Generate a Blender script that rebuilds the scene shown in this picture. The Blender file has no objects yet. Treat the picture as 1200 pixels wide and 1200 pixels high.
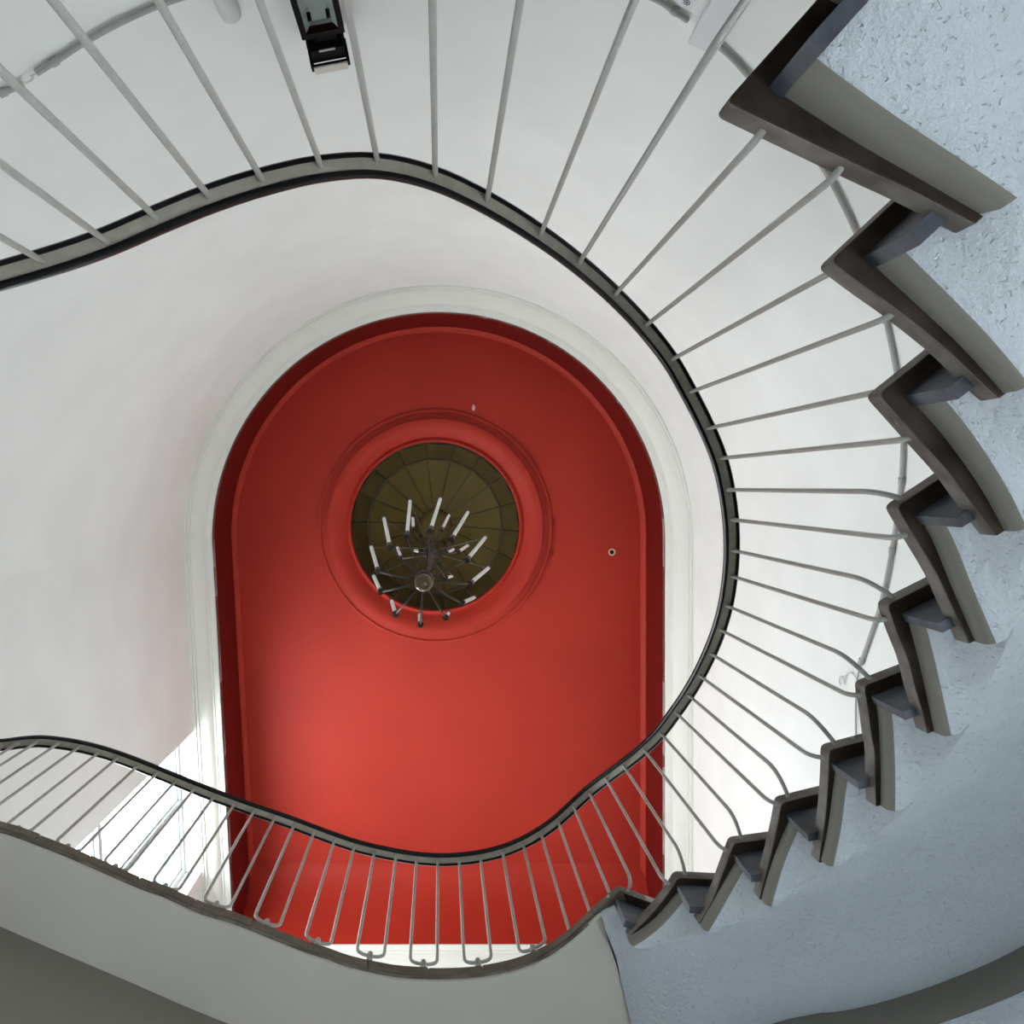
import bpy, math
from mathutils import Vector
SC = bpy.context.scene
COL = SC.collection
PI = math.pi

# ---------------------------------------------------------------- camera, sky, exposure
F = 1050.0                 # focal length for a 1200 x 1200 frame
ZX, ZY = 516.0, 570.0      # where the zenith falls in the frame
EYE = 1.6                  # camera height above the ground floor; H below = height above the lens
cd = bpy.data.cameras.new('camera'); cam = bpy.data.objects.new('camera', cd); COL.objects.link(cam)
cd.sensor_width = 36.0; cd.lens = 36.0 * F / 1200.0
cd.shift_x = (600 - ZX) / 1200.0; cd.shift_y = -(600 - ZY) / 1200.0
cd.clip_start = 0.02; cd.clip_end = 200
cam.location = (0, 0, EYE); cam.rotation_euler = (PI, 0, 0)      # looking straight up the stairwell
SC.camera = cam

SKY = 13.0
w = bpy.data.worlds.new('overcast_sky'); SC.world = w; w.use_nodes = True
nt = w.node_tree; nt.nodes.clear()
wo = nt.nodes.new('ShaderNodeOutputWorld'); bg = nt.nodes.new('ShaderNodeBackground')
tc = nt.nodes.new('ShaderNodeTexCoord'); sx = nt.nodes.new('ShaderNodeSeparateXYZ')
cr = nt.nodes.new('ShaderNodeValToRGB'); mr = nt.nodes.new('ShaderNodeMapRange')
mr.inputs['From Min'].default_value = -1; mr.inputs['From Max'].default_value = 1
cr.color_ramp.elements[0].position = 0.0; cr.color_ramp.elements[0].color = (1.25, 1.28, 1.30, 1)
cr.color_ramp.elements[1].position = 1.0; cr.color_ramp.elements[1].color = (0.86, 0.94, 1.0, 1)
e = cr.color_ramp.elements.new(0.5); e.color = (0.94, 0.97, 1.0, 1)
nt.links.new(tc.outputs['Generated'], sx.inputs[0]); nt.links.new(sx.outputs['Z'], mr.inputs['Value'])
nt.links.new(mr.outputs[0], cr.inputs[0]); nt.links.new(cr.outputs[0], bg.inputs['Color'])
bg.inputs['Strength'].default_value = SKY
nt.links.new(bg.outputs[0], wo.inputs[0])

vs = SC.view_settings
vs.view_transform = 'Standard'; vs.look = 'None'; vs.gamma = 1.0; vs.use_curve_mapping = False
vs.exposure = 0.56

def area(name, loc, size, direction, power, color, portal=False, spread=None):
    l = bpy.data.lights.new(name, 'AREA'); l.shape = 'RECTANGLE'; l.size, l.size_y = size
    l.energy = power; l.color = color
    if spread: l.spread = spread
    o = bpy.data.objects.new(name, l); COL.objects.link(o); o.location = loc
    o.rotation_euler = Vector(direction).to_track_quat('-Z', 'Y').to_euler()
    if portal: l.cycles.is_portal = True
    return o

# ---------------------------------------------------------------- helpers
def pt(px, py, H, dz=0.0):
    return Vector(((px - ZX) * H / F, (py - ZY) * H / F, H + EYE + dz))
def pl(px, py, H):
    return Vector(((px - ZX) * H / F, (py - ZY) * H / F))
def v3(p, H): return Vector((p[0], p[1], H + EYE))

class MB:
    def __init__(s): s.v = []; s.f = []
    def add(s, vs, fs):
        n = len(s.v); s.v += [tuple(x) for x in vs]; s.f += [tuple(i + n for i in f) for f in fs]
    def build(s, name, mat, parent=None, smooth=None, kind=None):
        me = bpy.data.meshes.new(name); me.from_pydata(s.v, [], s.f); me.validate(); me.update()
        import bmesh
        bm = bmesh.new(); bm.from_mesh(me)
        bmesh.ops.recalc_face_normals(bm, faces=bm.faces)
        bm.to_mesh(me); bm.free()
        if smooth is not None:
            me.polygons.foreach_set('use_smooth', [True] * len(me.polygons))
            me.set_sharp_from_angle(angle=math.radians(smooth))
        o = bpy.data.objects.new(name, me); COL.objects.link(o)
        if mat: me.materials.append(mat)
        if parent: o.parent = parent
        if kind: o['kind'] = kind
        return o
    # geometry
    def prism(s, poly, z0, z1):
        n = len(poly)
        s.add([(p[0], p[1], z0) for p in poly] + [(p[0], p[1], z1) for p in poly],
              [tuple(range(n))[::-1], tuple(range(n, 2 * n))] + [(i, (i + 1) % n, n + (i + 1) % n, n + i) for i in range(n)])
    def box(s, c, ax, ay, az):
        c, ax, ay, az = map(Vector, (c, ax, ay, az))
        vs = [c + ax * i + ay * j + az * k for k in (-1, 1) for j in (-1, 1) for i in (-1, 1)]
        s.add(vs, [(0, 2, 3, 1), (4, 5, 7, 6), (0, 1, 5, 4), (2, 6, 7, 3), (0, 4, 6, 2), (1, 3, 7, 5)])
    def tube(s, pts, r, n=8, r1=None):
        pts = [Vector(p) for p in pts]; m = len(pts); vs = []
        up = None
        for i, p in enumerate(pts):
            t = (pts[min(i + 1, m - 1)] - pts[max(i - 1, 0)]).normalized()
            if up is None:
                up = t.orthogonal().normalized()
            up = (up - t * up.dot(t)).normalized(); b = t.cross(up)
            rr = r if r1 is None else r + (r1 - r) * i / (m - 1)
            vs += [p + (up * math.cos(2 * PI * k / n) + b * math.sin(2 * PI * k / n)) * rr for k in range(n)]
        fs = [(i * n + k, i * n + (k + 1) % n, (i + 1) * n + (k + 1) % n, (i + 1) * n + k) for i in range(m - 1) for k in range(n)]
        fs += [tuple(range(n))[::-1], tuple((m - 1) * n + k for k in range(n))]
        s.add(vs, fs)
    def lathe(s, c, prof, n=64, cap0=False, cap1=False):
        c = Vector(c); m = len(prof); vs = []
        for r, z in prof:
            vs += [c + Vector((r * math.cos(2 * PI * k / n), r * math.sin(2 * PI * k / n), z)) for k in range(n)]
        fs = [(i * n + k, i * n + (k + 1) % n, (i + 1) * n + (k + 1) % n, (i + 1) * n + k) for i in range(m - 1) for k in range(n)]
        if cap0: fs.append(tuple(range(n))[::-1])
        if cap1: fs.append(tuple((m - 1) * n + k for k in range(n)))
        s.add(vs, fs)
    def sphere(s, c, r, n=20, m=12):
        s.lathe(c, [(max(1e-4, r * math.sin(PI * i / m)), -r * math.cos(PI * i / m)) for i in range(m + 1)], n, True, True)
    def sweep(s, path, prof, closed=False, closedprof=True):
        """path: 3D points; prof: (lateral, vertical); lateral is to the left-hand normal of the plan path"""
        m = len(path); k = len(prof); vs = []
        for i, p in enumerate(path):
            if closed: a, b = path[(i - 1) % m], path[(i + 1) % m]
            else: a, b = path[max(i - 1, 0)], path[min(i + 1, m - 1)]
            p = Vector(p); t = Vector((b[0] - a[0], b[1] - a[1])).normalized(); nrm = Vector((-t.y, t.x))
            sc = 1.0
            if 0 < i < m - 1 or closed:
                d = Vector((p.x - a[0], p.y - a[1]))
                if d.length > 1e-9:
                    d.normalize(); c = d.dot(t); sc = 1 / max(c, 0.5)
            vs += [(p.x + nrm.x * l * sc, p.y + nrm.y * l * sc, p.z + z) for l, z in prof]
        fs = []
        kk = k if closedprof else k - 1
        for i in range(m if closed else m - 1):
            j = (i + 1) % m
            fs += [(i * k + q, i * k + (q + 1) % k, j * k + (q + 1) % k, j * k + q) for q in range(kk)]
        if not closed and closedprof: fs += [tuple(range(k))[::-1], tuple((m - 1) * k + q for q in range(k))]
        s.add(vs, fs)

def thing(name, label, cat, loc=(0, 0, 0), group=None):
    o = bpy.data.objects.new(name, None); COL.objects.link(o); o.location = loc; o.empty_display_size = 0.1
    o['label'] = label; o['category'] = cat
    if group: o['group'] = group
    return o
def adopt(root):                       # parts are modelled in world coordinates
    for ch in list(root.children):
        ch.matrix_parent_inverse.identity()
        ch.location = Vector(ch.location) - root.location

def catmull(P, sub):
    out = []
    n = len(P)
    for i in range(n - 1):
        p0, p1, p2, p3 = P[max(i - 1, 0)], P[i], P[i + 1], P[min(i + 2, n - 1)]
        for k in range(sub):
            t = k / sub
            out.append(0.5 * (2 * p1 + (p2 - p0) * t + (2 * p0 - 5 * p1 + 4 * p2 - p3) * t * t + (3 * p1 - p0 - 3 * p2 + p3) * t ** 3))
    out.append(P[-1]); return out
def bez(a, b, c, n=6):
    return [a * (1 - t) ** 2 + b * (2 * t * (1 - t)) + c * t * t for t in [i / n for i in range(n + 1)]]

# ---------------------------------------------------------------- materials
def mat(name, col, rough=0.6, metal=0.0, vary=0.0, vscale=6.0, bump=0.0, bscale=60.0, col2=None, spec=0.5, detail=4.0):
    m = bpy.data.materials.new(name); m.use_nodes = True
    n = m.node_tree.nodes; l = m.node_tree.links; b = n['Principled BSDF']
    b.inputs['Base Color'].default_value = (*col, 1); b.inputs['Roughness'].default_value = rough
    b.inputs['Metallic'].default_value = metal; b.inputs['Specular IOR Level'].default_value = spec
    co = n.new('ShaderNodeTexCoord')
    if vary or col2:
        t = n.new('ShaderNodeTexNoise'); t.inputs['Scale'].default_value = vscale; t.inputs['Detail'].default_value = detail
        l.new(co.outputs['Object'], t.inputs['Vector'])
        r = n.new('ShaderNodeValToRGB')
        c2 = col2 or tuple(c * (1 - vary) for c in col)
        r.color_ramp.elements[0].position = 0.35; r.color_ramp.elements[0].color = (*c2, 1)
        r.color_ramp.elements[1].position = 0.65; r.color_ramp.elements[1].color = (*col, 1)
        l.new(t.outputs['Fac'], r.inputs[0]); l.new(r.outputs[0], b.inputs['Base Color'])
    if bump:
        t2 = n.new('ShaderNodeTexNoise'); t2.inputs['Scale'].default_value = bscale; t2.inputs['Detail'].default_value = 3
        l.new(co.outputs['Object'], t2.inputs['Vector'])
        bp = n.new('ShaderNodeBump'); bp.inputs['Strength'].default_value = bump; bp.inputs['Distance'].default_value = 0.01
        l.new(t2.outputs['Fac'], bp.inputs['Height']); l.new(bp.outputs[0], b.inputs['Normal'])
    return m

M = {}
M['wall'] = mat('white_wall_paint', (0.845, 0.855, 0.83), 0.75, vary=0.05, vscale=2.2, bump=0.05, bscale=40, spec=0.2)
M['trim'] = mat('white_cornice_paint', (0.74, 0.735, 0.68), 0.55, vary=0.03, vscale=5, spec=0.3)
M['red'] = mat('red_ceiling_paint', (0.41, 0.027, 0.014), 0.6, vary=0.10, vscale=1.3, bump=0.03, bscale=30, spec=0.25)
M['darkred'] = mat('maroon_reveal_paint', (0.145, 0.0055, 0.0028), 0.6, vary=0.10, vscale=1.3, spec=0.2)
M['stone'] = mat('dark_step_stone', (0.190, 0.165, 0.145), 0.6, col2=(0.085, 0.070, 0.060), vscale=14, bump=0.12, bscale=90, spec=0.3, detail=8)
def flecks(m):
    n = m.node_tree.nodes; l = m.node_tree.links; b = n['Principled BSDF']
    src = b.inputs['Base Color'].links[0].from_socket
    co = n.new('ShaderNodeTexCoord'); t = n.new('ShaderNodeTexNoise'); t.inputs['Scale'].default_value = 30; t.inputs['Detail'].default_value = 7
    l.new(co.outputs['Object'], t.inputs['Vector'])
    r = n.new('ShaderNodeValToRGB'); r.color_ramp.elements[0].position = 0.68; r.color_ramp.elements[1].position = 0.74
    r.color_ramp.elements[1].color = (.8, .8, .8, 1)
    l.new(t.outputs['Fac'], r.inputs[0])
    mx = n.new('ShaderNodeMix'); mx.data_type = 'RGBA'
    l.new(r.outputs[0], mx.inputs['Factor']); l.new(src, mx.inputs['A']); mx.inputs['B'].default_value = (.34, .32, .29, 1)
    l.new(mx.outputs['Result'], b.inputs['Base Color'])
flecks(M['stone'])
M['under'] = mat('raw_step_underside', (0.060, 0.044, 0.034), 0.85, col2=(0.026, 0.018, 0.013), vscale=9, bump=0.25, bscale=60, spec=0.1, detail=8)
M['riser'] = mat('slate_riser', (0.075, 0.083, 0.105), 0.55, col2=(0.018, 0.019, 0.023), vscale=11, bump=0.1, bscale=60, detail=8)
M['edging'] = mat('brown_edging_stone', (0.135, 0.105, 0.075), 0.6, col2=(0.09, 0.070, 0.05), vscale=18, bump=0.1, bscale=80)
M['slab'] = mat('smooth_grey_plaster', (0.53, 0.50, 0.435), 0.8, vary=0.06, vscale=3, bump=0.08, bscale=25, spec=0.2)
M['lower'] = mat('lower_wall_shade_tone', (0.205, 0.19, 0.16), 0.85, vary=0.06, vscale=2, bump=0.05, bscale=30, spec=0.2)  # plaster darkened in its colour to stand for shade on the upright face
M['rod'] = mat('white_enamel_rod', (0.37, 0.36, 0.325), 0.35, vary=0.12, vscale=40, spec=0.5)
M['strip'] = mat('grey_steel_strip', (0.36, 0.33, 0.27), 0.5, vary=0.15, vscale=30)
M['rail'] = mat('black_handrail_plastic', (0.005, 0.005, 0.006), 0.30, spec=0.18, bump=0.05, bscale=50)
M['frame'] = mat('white_window_paint', (0.45, 0.47, 0.48), 0.5)
M['floor'] = mat('pale_terrazzo_floor', (0.42, 0.47, 0.54), 0.5, vary=0.2, vscale=40)
M['landing'] = mat('landing_floor', (0.40, 0.38, 0.35), 0.5, vary=0.2, vscale=30)
M['olive'] = mat('olive_dome_panel', (0.090, 0.062, 0.016), 0.7, vary=0.2, vscale=4, spec=0.15)
M['olive2'] = mat('dark_olive_frieze_panel', (0.062, 0.043, 0.012), 0.7, vary=0.25, vscale=5, spec=0.15)
M['bronze'] = mat('dark_bronze', (0.030, 0.024, 0.016), 0.45, metal=0.3)
M['rib'] = mat('dark_dome_rib', (0.030, 0.023, 0.010), 0.5)
M['brass'] = mat('aged_brass_ball', (0.12, 0.095, 0.055), 0.3, metal=0.8)
M['milk'] = mat('milky_tube', (0.93, 0.93, 0.91), 0.35)
M['black'] = mat('black_lamp_housing', (0.004, 0.004, 0.0045), 0.7, spec=0.1)
M['conduit'] = mat('painted_conduit', (0.40, 0.395, 0.37), 0.5, vary=0.1, vscale=20)
M['boxpaint'] = mat('pale_box_paint', (0.70, 0.72, 0.74), 0.5)
M['ink'] = mat('grey_ink', (0.10, 0.10, 0.11), 0.7)
M['grey'] = mat('grey_fitting', (0.62, 0.62, 0.60), 0.5)
M['reflector'] = mat('lamp_reflector', (0.42, 0.46, 0.45), 0.8, spec=0.1)
M['lens'] = mat('pale_lens', (0.62, 0.59, 0.54), 0.4)
M['chip'] = mat('bare_plaster_chip', (0.62, 0.40, 0.32), 0.9)

def soffit_mat():
    m = mat('stippled_white_plaster', (0.57, 0.605, 0.635), 0.85, vary=0.06, vscale=4, spec=0.2)
    n = m.node_tree.nodes; l = m.node_tree.links; b = n['Principled BSDF']
    co = n.new('ShaderNodeTexCoord')
    a = n.new('ShaderNodeTexNoise'); a.inputs['Scale'].default_value = 55; a.inputs['Detail'].default_value = 4; a.inputs['Roughness'].default_value = 0.6
    v = n.new('ShaderNodeTexVoronoi'); v.inputs['Scale'].default_value = 64; v.inputs['Randomness'].default_value = 1
    wn = n.new('ShaderNodeTexNoise'); wn.inputs['Scale'].default_value = 35; wn.inputs['Detail'].default_value = 3
    wa = n.new('ShaderNodeVectorMath'); wa.operation = 'MULTIPLY_ADD'; wa.inputs[1].default_value = (.05, .05, .05)
    l.new(co.outputs['Object'], wn.inputs['Vector']); l.new(wn.outputs['Color'], wa.inputs[0]); l.new(co.outputs['Object'], wa.inputs[2])
    l.new(co.outputs['Object'], a.inputs['Vector']); l.new(wa.outputs[0], v.inputs['Vector'])
    r = n.new('ShaderNodeValToRGB'); r.color_ramp.elements[0].position = 0.05; r.color_ramp.elements[1].position = 0.24
    l.new(v.outputs['Distance'], r.inputs[0])
    mx = n.new('ShaderNodeMath'); mx.operation = 'MULTIPLY_ADD'; mx.inputs[1].default_value = 0.45
    l.new(r.outputs[0], mx.inputs[0]); l.new(a.outputs['Fac'], mx.inputs[2])
    bp = n.new('ShaderNodeBump'); bp.inputs['Strength'].default_value = 0.8; bp.inputs['Distance'].default_value = 0.012
    l.new(mx.outputs[0], bp.inputs['Height']); l.new(bp.outputs[0], b.inputs['Normal'])
    return m
M['soffit'] = soffit_mat()
M['outer'] = mat('turquoise_outer_reveal', (0.36, 0.62, 0.66), 0.7)

M['string'] = mat('string_shade_tone', (0.225, 0.21, 0.18), 0.85, vary=0.06, vscale=4, bump=0.1, bscale=60, spec=0.2)  # shade beneath the treads, put into the colour of the string faces

def glass_mat(tint=(0.97, 0.985, 0.985), gloss=0.05):
    m = bpy.data.materials.new('window_glass'); m.use_nodes = True
    n = m.node_tree.nodes; l = m.node_tree.links; n.clear()
    o = n.new('ShaderNodeOutputMaterial'); mix = n.new('ShaderNodeMixShader')
    t = n.new('ShaderNodeBsdfTransparent'); t.inputs[0].default_value = (*tint, 1)
    g = n.new('ShaderNodeBsdfGlossy'); g.inputs['Roughness'].default_value = 0.02
    mix.inputs[0].default_value = gloss
    l.new(t.outputs[0], mix.inputs[1]); l.new(g.outputs[0], mix.inputs[2])
    l.new(mix.outputs[0], o.inputs[0]); return m
M['glass'] = glass_mat()
M['lampglass'] = glass_mat((0.9, 0.93, 0.92), 0.012)

# ---------------------------------------------------------------- plan of the well (metres, camera at the origin)
HT, HC = 8.0, 8.8                                  # cornice and red ceiling
k8 = HT / F
CX, CY, RI = (514 - ZX) * k8, (631 - ZY) * k8, 266 * k8     # centre and radius of the semicircular end at the cornice lip
LBX, YE = (273.5 - ZX) * k8, (1107 - ZY) * k8
RBX = (779.5 - ZX) * k8
DW = 0.205                                         # lip to wall
RW = RI + DW
lip = [Vector((LBX, YE)), Vector((CX - RI, CY))]
NS = 72
for i in range(1, NS): 
    a = PI + PI * i / NS
    lip.append(Vector((CX + RI * math.cos(a), CY + RI * math.sin(a))))
lip += [Vector((CX + RI, CY)), Vector((RBX, YE))]
# straight sides get more points so shading stays even
WLx0 = CX - RW                                     # left wall at CY
dl = (lip[0] - lip[1]).normalized()                # direction down the left side
nl = Vector((-dl.y, dl.x)); nl = nl if nl.x < 0 else -nl
wall_l0 = Vector((CX - RW, CY)); YW = YE + DW + 0.02
def left_wall_point(y): return wall_l0 + dl * ((y - CY) / dl.y)
WR = CX + RW                                       # right wall
def ray_wall(d, inset=0.0):
    """plan distance from the camera axis to the wall along plan direction d (length-1 scaling)"""
    dx, dy = d
    R = RW - inset
    A = dx * dx + dy * dy; B = -2 * (dx * CX + dy * CY); C = CX * CX + CY * CY - R * R
    t = (-B + math.sqrt(B * B - 4 * A * C)) / (2 * A)
    if dy * t < CY: return t
    if dx > 0: return (WR - inset) / dx
    # left wall
    o = wall_l0 + Vector((inset, 0)); 
    den = dx * dl.y - dy * dl.x
    return (o.x * dl.y - o.y * dl.x) / den
def wall_pt(px, py, inset=0.0):
    """point on the wall seen at px, py"""
    d = ((px - ZX) / F, (py - ZY) / F); t = ray_wall(d, inset)
    return Vector((d[0] * t, d[1] * t, t + EYE))
def to_wall(p, d, inset=0.0):
    """from plan point p along d to the wall"""
    R = RW - inset
    q = Vector((p[0] - CX, p[1] - CY)); d = Vector(d).normalized()
    B = 2 * q.dot(d); C = q.dot(q) - R * R
    t = (-B + math.sqrt(B * B - 4 * C)) / 2
    r = Vector(p[:2]) + d * t
    if r.y > CY and d.x > 0:
        t = (WR - inset - p[0]) / d.x; r = Vector(p[:2]) + d * t
    return r

# ---------------------------------------------------------------- structure: walls
ZF = -EYE
W2H = (-1.50, -0.25)                                 # added, unseen ground-floor window: heights (H)
W2A = (math.radians(-37), math.radians(-13))
def curved_wall():
    m = MB(); th = 0.3
    na = 90; angs = [PI + PI * i / na for i in range(na + 1)]
    hs = [ZF, W2H[0], W2H[1], 2.0, 4.0, 6.0, 8.25]
    def ring(R): return [[(CX + R * math.cos(a), CY + R * math.sin(a), h + EYE) for a in angs] for h in hs]
    def hole(i, j):
        am = (angs[i] + angs[i + 1]) / 2 - 2 * PI
        return j == 1 and W2A[0] < am < W2A[1]
    for R in (RW, RW + th):
        g = ring(R); n = len(angs)
        m.add([p for r in g for p in r], [(j * n + i, j * n + i + 1, (j + 1) * n + i + 1, (j + 1) * n + i)
              for j in range(len(hs) - 1) for i in range(na) if not hole(i, j)])
    # reveals of the added window opening
    idx = [i for i in range(na) if hole(i, 1)]
    i0, i1 = idx[0], idx[-1] + 1
    def P(a, R, h): return (CX + R * math.cos(a), CY + R * math.sin(a), h + EYE)
    for h in W2H:
        for i in idx: m.add([P(angs[i], RW, h), P(angs[i + 1], RW, h), P(angs[i + 1], RW + th, h), P(angs[i], RW + th, h)], [(0, 1, 2, 3)])
    for a in (angs[i0], angs[i1]):
        m.add([P(a, RW, W2H[0]), P(a, RW + th, W2H[0]), P(a, RW + th, W2H[1]), P(a, RW, W2H[1])], [(0, 1, 2, 3)])
    for h in (ZF, 8.25):
        for i in range(na): m.add([P(angs[i], RW, h), P(angs[i + 1], RW, h), P(angs[i + 1], RW + th, h), P(angs[i], RW + th, h)], [(0, 1, 2, 3)])
    return m.build('wall_curved', M['wall'], smooth=25, kind='structure'), angs[i0] - 2 * PI, angs[i1] - 2 * PI
_, A0, A1 = curved_wall()

def slab_wall(name, a, b, nrm, th, hole=None, H0=ZF, H1=8.25, material='wall'):
    """straight wall from plan a to b, outward normal nrm; hole = (u0, u1, h0, h1)"""
    m = MB(); u = (b - a).normalized(); L = (b - a).length
    def cell(u0, u1, h0, h1):
        c = a + u * (u0 + u1) / 2 + nrm * th / 2
        m.box((c.x, c.y, (h0 + h1) / 2 + EYE), (u.x * (u1 - u0) / 2, u.y * (u1 - u0) / 2, 0), (nrm.x * th / 2, nrm.y * th / 2, 0), (0, 0, (h1 - h0) / 2))
    if hole:
        u0, u1, h0, h1 = hole
        cell(0, u0, H0, H1); cell(u1, L, H0, H1); cell(u0, u1, H0, h0); cell(u0, u1, h1, H1)
    else: cell(0, L, H0, H1)
    return m.build(name, M[material], kind='structure')
# upper window in the left wall
wj0 = wall_pt(227, 857); wj1 = wall_pt(235.5, 1022)
WH1 = wj0.z - EYE; WH0 = 4.55
wl_a, wl_b = left_wall_point(CY), left_wall_point(YW + 0.3)
WU0 = (Vector(wj0[:2]) - wl_a).length; WU1 = (Vector(wj1[:2]) - wl_a).length
WTH = 0.36
slab_wall('wall_left', wl_a, wl_b, nl, WTH, (WU0, WU1, WH0, WH1))
slab_wall('wall_right', Vector((WR, CY)), Vector((WR, YW + 0.3)), Vector((1, 0)), 0.3, (0.12, 1.5, W2H[0], 0.42))
slab_wall('wall_back', Vector((-2.6, YW)), Vector((WR + 0.3, YW)), Vector((0, 1)), 0.3, (1.5, 2.5, 4.4, 5.9))
m = MB(); m.box((0, 1.1, -0.1), (3.2, 0, 0), (0, 3.8, 0), (0, 0, 0.1)); m.build('floor', M['floor'], kind='structure')

def window(name, a, u, n, u0, u1, h0, h1, depth, ncol, transoms, fw=0.045, mw=0.03, sill=True):
    r = bpy.data.objects.new(name, None); COL.objects.link(r); r['kind'] = 'structure'
    def P(uu, d, h): q = a + u * uu + n * d; return Vector((q.x, q.y, h + EYE))
    U3 = Vector((u.x, u.y, 0)); N3 = Vector((n.x, n.y, 0)); Z3 = Vector((0, 0, 1))
    def bar(nm, ua, ub, ha, hb, d=depth, t=0.03):
        m = MB(); m.box(P((ua + ub) / 2, d, (ha + hb) / 2), U3 * (ub - ua) / 2, N3 * t, Z3 * (hb - ha) / 2); return m.build(nm, M['frame'], r)
    bar('frame', u0, u0 + fw, h0, h1); bar('frame', u1 - fw, u1, h0, h1)
    bar('frame', u0 + fw, u1 - fw, h1 - fw, h1); bar('frame', u0 + fw, u1 - fw, h0, h0 + fw)
    cols = [u0 + fw + (u1 - u0 - 2 * fw) * i / ncol for i in range(ncol + 1)]
    for c in cols[1:-1]: bar('mullion', c - mw, c + mw, h0 + fw, h1 - fw, depth, 0.028)
    rows = [h0 + fw] + transoms + [h1 - fw]
    for tr in transoms: bar('transom', u0 + fw, u1 - fw, tr - mw, tr + mw, depth - 0.012, 0.028)
    for i in range(ncol):
        for j in range(len(rows) - 1):
            ua = cols[i] + (mw if i else 0) ; ub = cols[i + 1] - (mw if i < ncol - 1 else 0)
            ha = rows[j] + (mw if j else 0); hb = rows[j + 1] - (mw if j < len(rows) - 2 else 0)
            # casement lip round each pane
            lip_ = MB(); g = 0.018
            for (x0, x1, y0, y1) in ((ua, ua + g, ha, hb), (ub - g, ub, ha, hb), (ua + g, ub - g, ha, ha + g), (ua + g, ub - g, hb - g, hb)):
                lip_.box(P((x0 + x1) / 2, depth + 0.005, (y0 + y1) / 2), U3 * (x1 - x0) / 2, N3 * 0.012, Z3 * (y1 - y0) / 2)
            c_ = lip_.build('casement', M['frame'], r)
            m = MB(); m.box(P((ua + ub) / 2, depth + 0.008, (ha + hb) / 2), U3 * ((ub - ua) / 2 - g), N3 * 0.003, Z3 * ((hb - ha) / 2 - g))
            m.build('pane', M['glass'], c_)
    lin = MB(); dd = (depth + .03 + WTH) / 2; hd = (WTH - depth - .03) / 2
    if sill:
        lin.box(P((u0 + u1) / 2, dd, h1 - .006), U3 * (u1 - u0) / 2, N3 * hd, Z3 * .006)
        for q in (u0 + .006, u1 - .006): lin.box(P(q, dd, (h0 + h1) / 2 - .006), U3 * .006, N3 * hd, Z3 * ((h1 - h0) / 2 - .006))
        lin.build('outer_reveal', M['outer'], r)
    if sill:
        m = MB(); m.box(P((u0 + u1) / 2, depth / 2 - 0.03, h0 + 0.012), U3 * ((u1 - u0) / 2 + 0.0), N3 * (depth / 2 + 0.03), Z3 * 0.012); m.build('sill', M['frame'], r)
    return r
window('window_1', wl_a, dl, nl, WU0, WU1, WH0, WH1, 0.165, 2, [5.98])
wc = wl_a + dl * (WU0 + WU1) / 2 + nl * 0.30
area('portal_upper_window', (wc.x, wc.y, (WH0 + WH1) / 2 + EYE), (WU1 - WU0, WH1 - WH0), (-nl.x, -nl.y, 0), 1, (1, 1, 1), portal=True)
def added_window(name, a, u, n, u0, u1, h0, h1, ncol, tr):
    window(name, a, u, n, u0, u1, h0, h1, 0.12, ncol, tr, sill=False)
    c = a + u * (u0 + u1) / 2 + n * .26
    area('portal_' + name, (c.x, c.y, (h0 + h1) / 2 + EYE), (u1 - u0, h1 - h0), (-n.x, -n.y, 0), 1, (1, 1, 1), portal=True)
added_window('added_window_3', Vector((-2.6, YW)), Vector((1, 0)), Vector((0, 1)), 1.5, 2.5, 4.4, 5.9, 2, [5.4])  # added behind the landing, out of view, to brighten the upper walls
added_window('added_window_4', Vector((WR, CY)), Vector((0, 1)), Vector((1, 0)), 0.12, 1.5, W2H[0], 0.42, 2, [-.5])  # added at ground level, out of view, to light the stair underside
# added ground-floor window, out of view, for light from below, in the curved wall (chord across the opening)
pa = Vector((CX + (RW + 0.12) * math.cos(A0), CY + (RW + 0.12) * math.sin(A0))); pb = Vector((CX + (RW + 0.12) * math.cos(A1), CY + (RW + 0.12) * math.sin(A1)))
uu = (pb - pa).normalized(); nn = Vector((uu.y, -uu.x))
window('added_window_2', pa, uu, nn, 0, (pb - pa).length, W2H[0], W2H[1], 0.0, 3, [-.8], sill=False)
q = (pa + pb) / 2 + nn * 0.16
area('portal_added_ground_window', (q.x, q.y, sum(W2H) / 2 + EYE), ((pb - pa).length, W2H[1] - W2H[0]), (-nn.x, -nn.y, 0), 1, (1, 1, 1), portal=True)

# ---------------------------------------------------------------- cornice, red reveal, red ceiling, oculus
def offset_path(path, d):                      # d > 0 inwards (towards the well)
    out = []
    n = len(path)
    for i, p in enumerate(path):
        a, b = path[(i - 1) % n], path[(i + 1) % n]
        d1 = (p - a).normalized(); d2 = (b - p).normalized()
        n1 = Vector((-d1.y, d1.x)); n2 = Vector((-d2.y, d2.x)); nn_ = (n1 + n2).normalized()
        out.append(p + nn_ * d / max(0.4, nn_.dot(n1)))
    return out
def dense(path, step=0.25):
    out = []
    n = len(path)
    for i in range(n):
        a, b = path[i], path[(i + 1) % n]; L = (b - a).length; k = max(1, int(L / step))
        out += [a + (b - a) * j / k for j in range(k)]
    return out
lipd = dense(lip)
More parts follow.
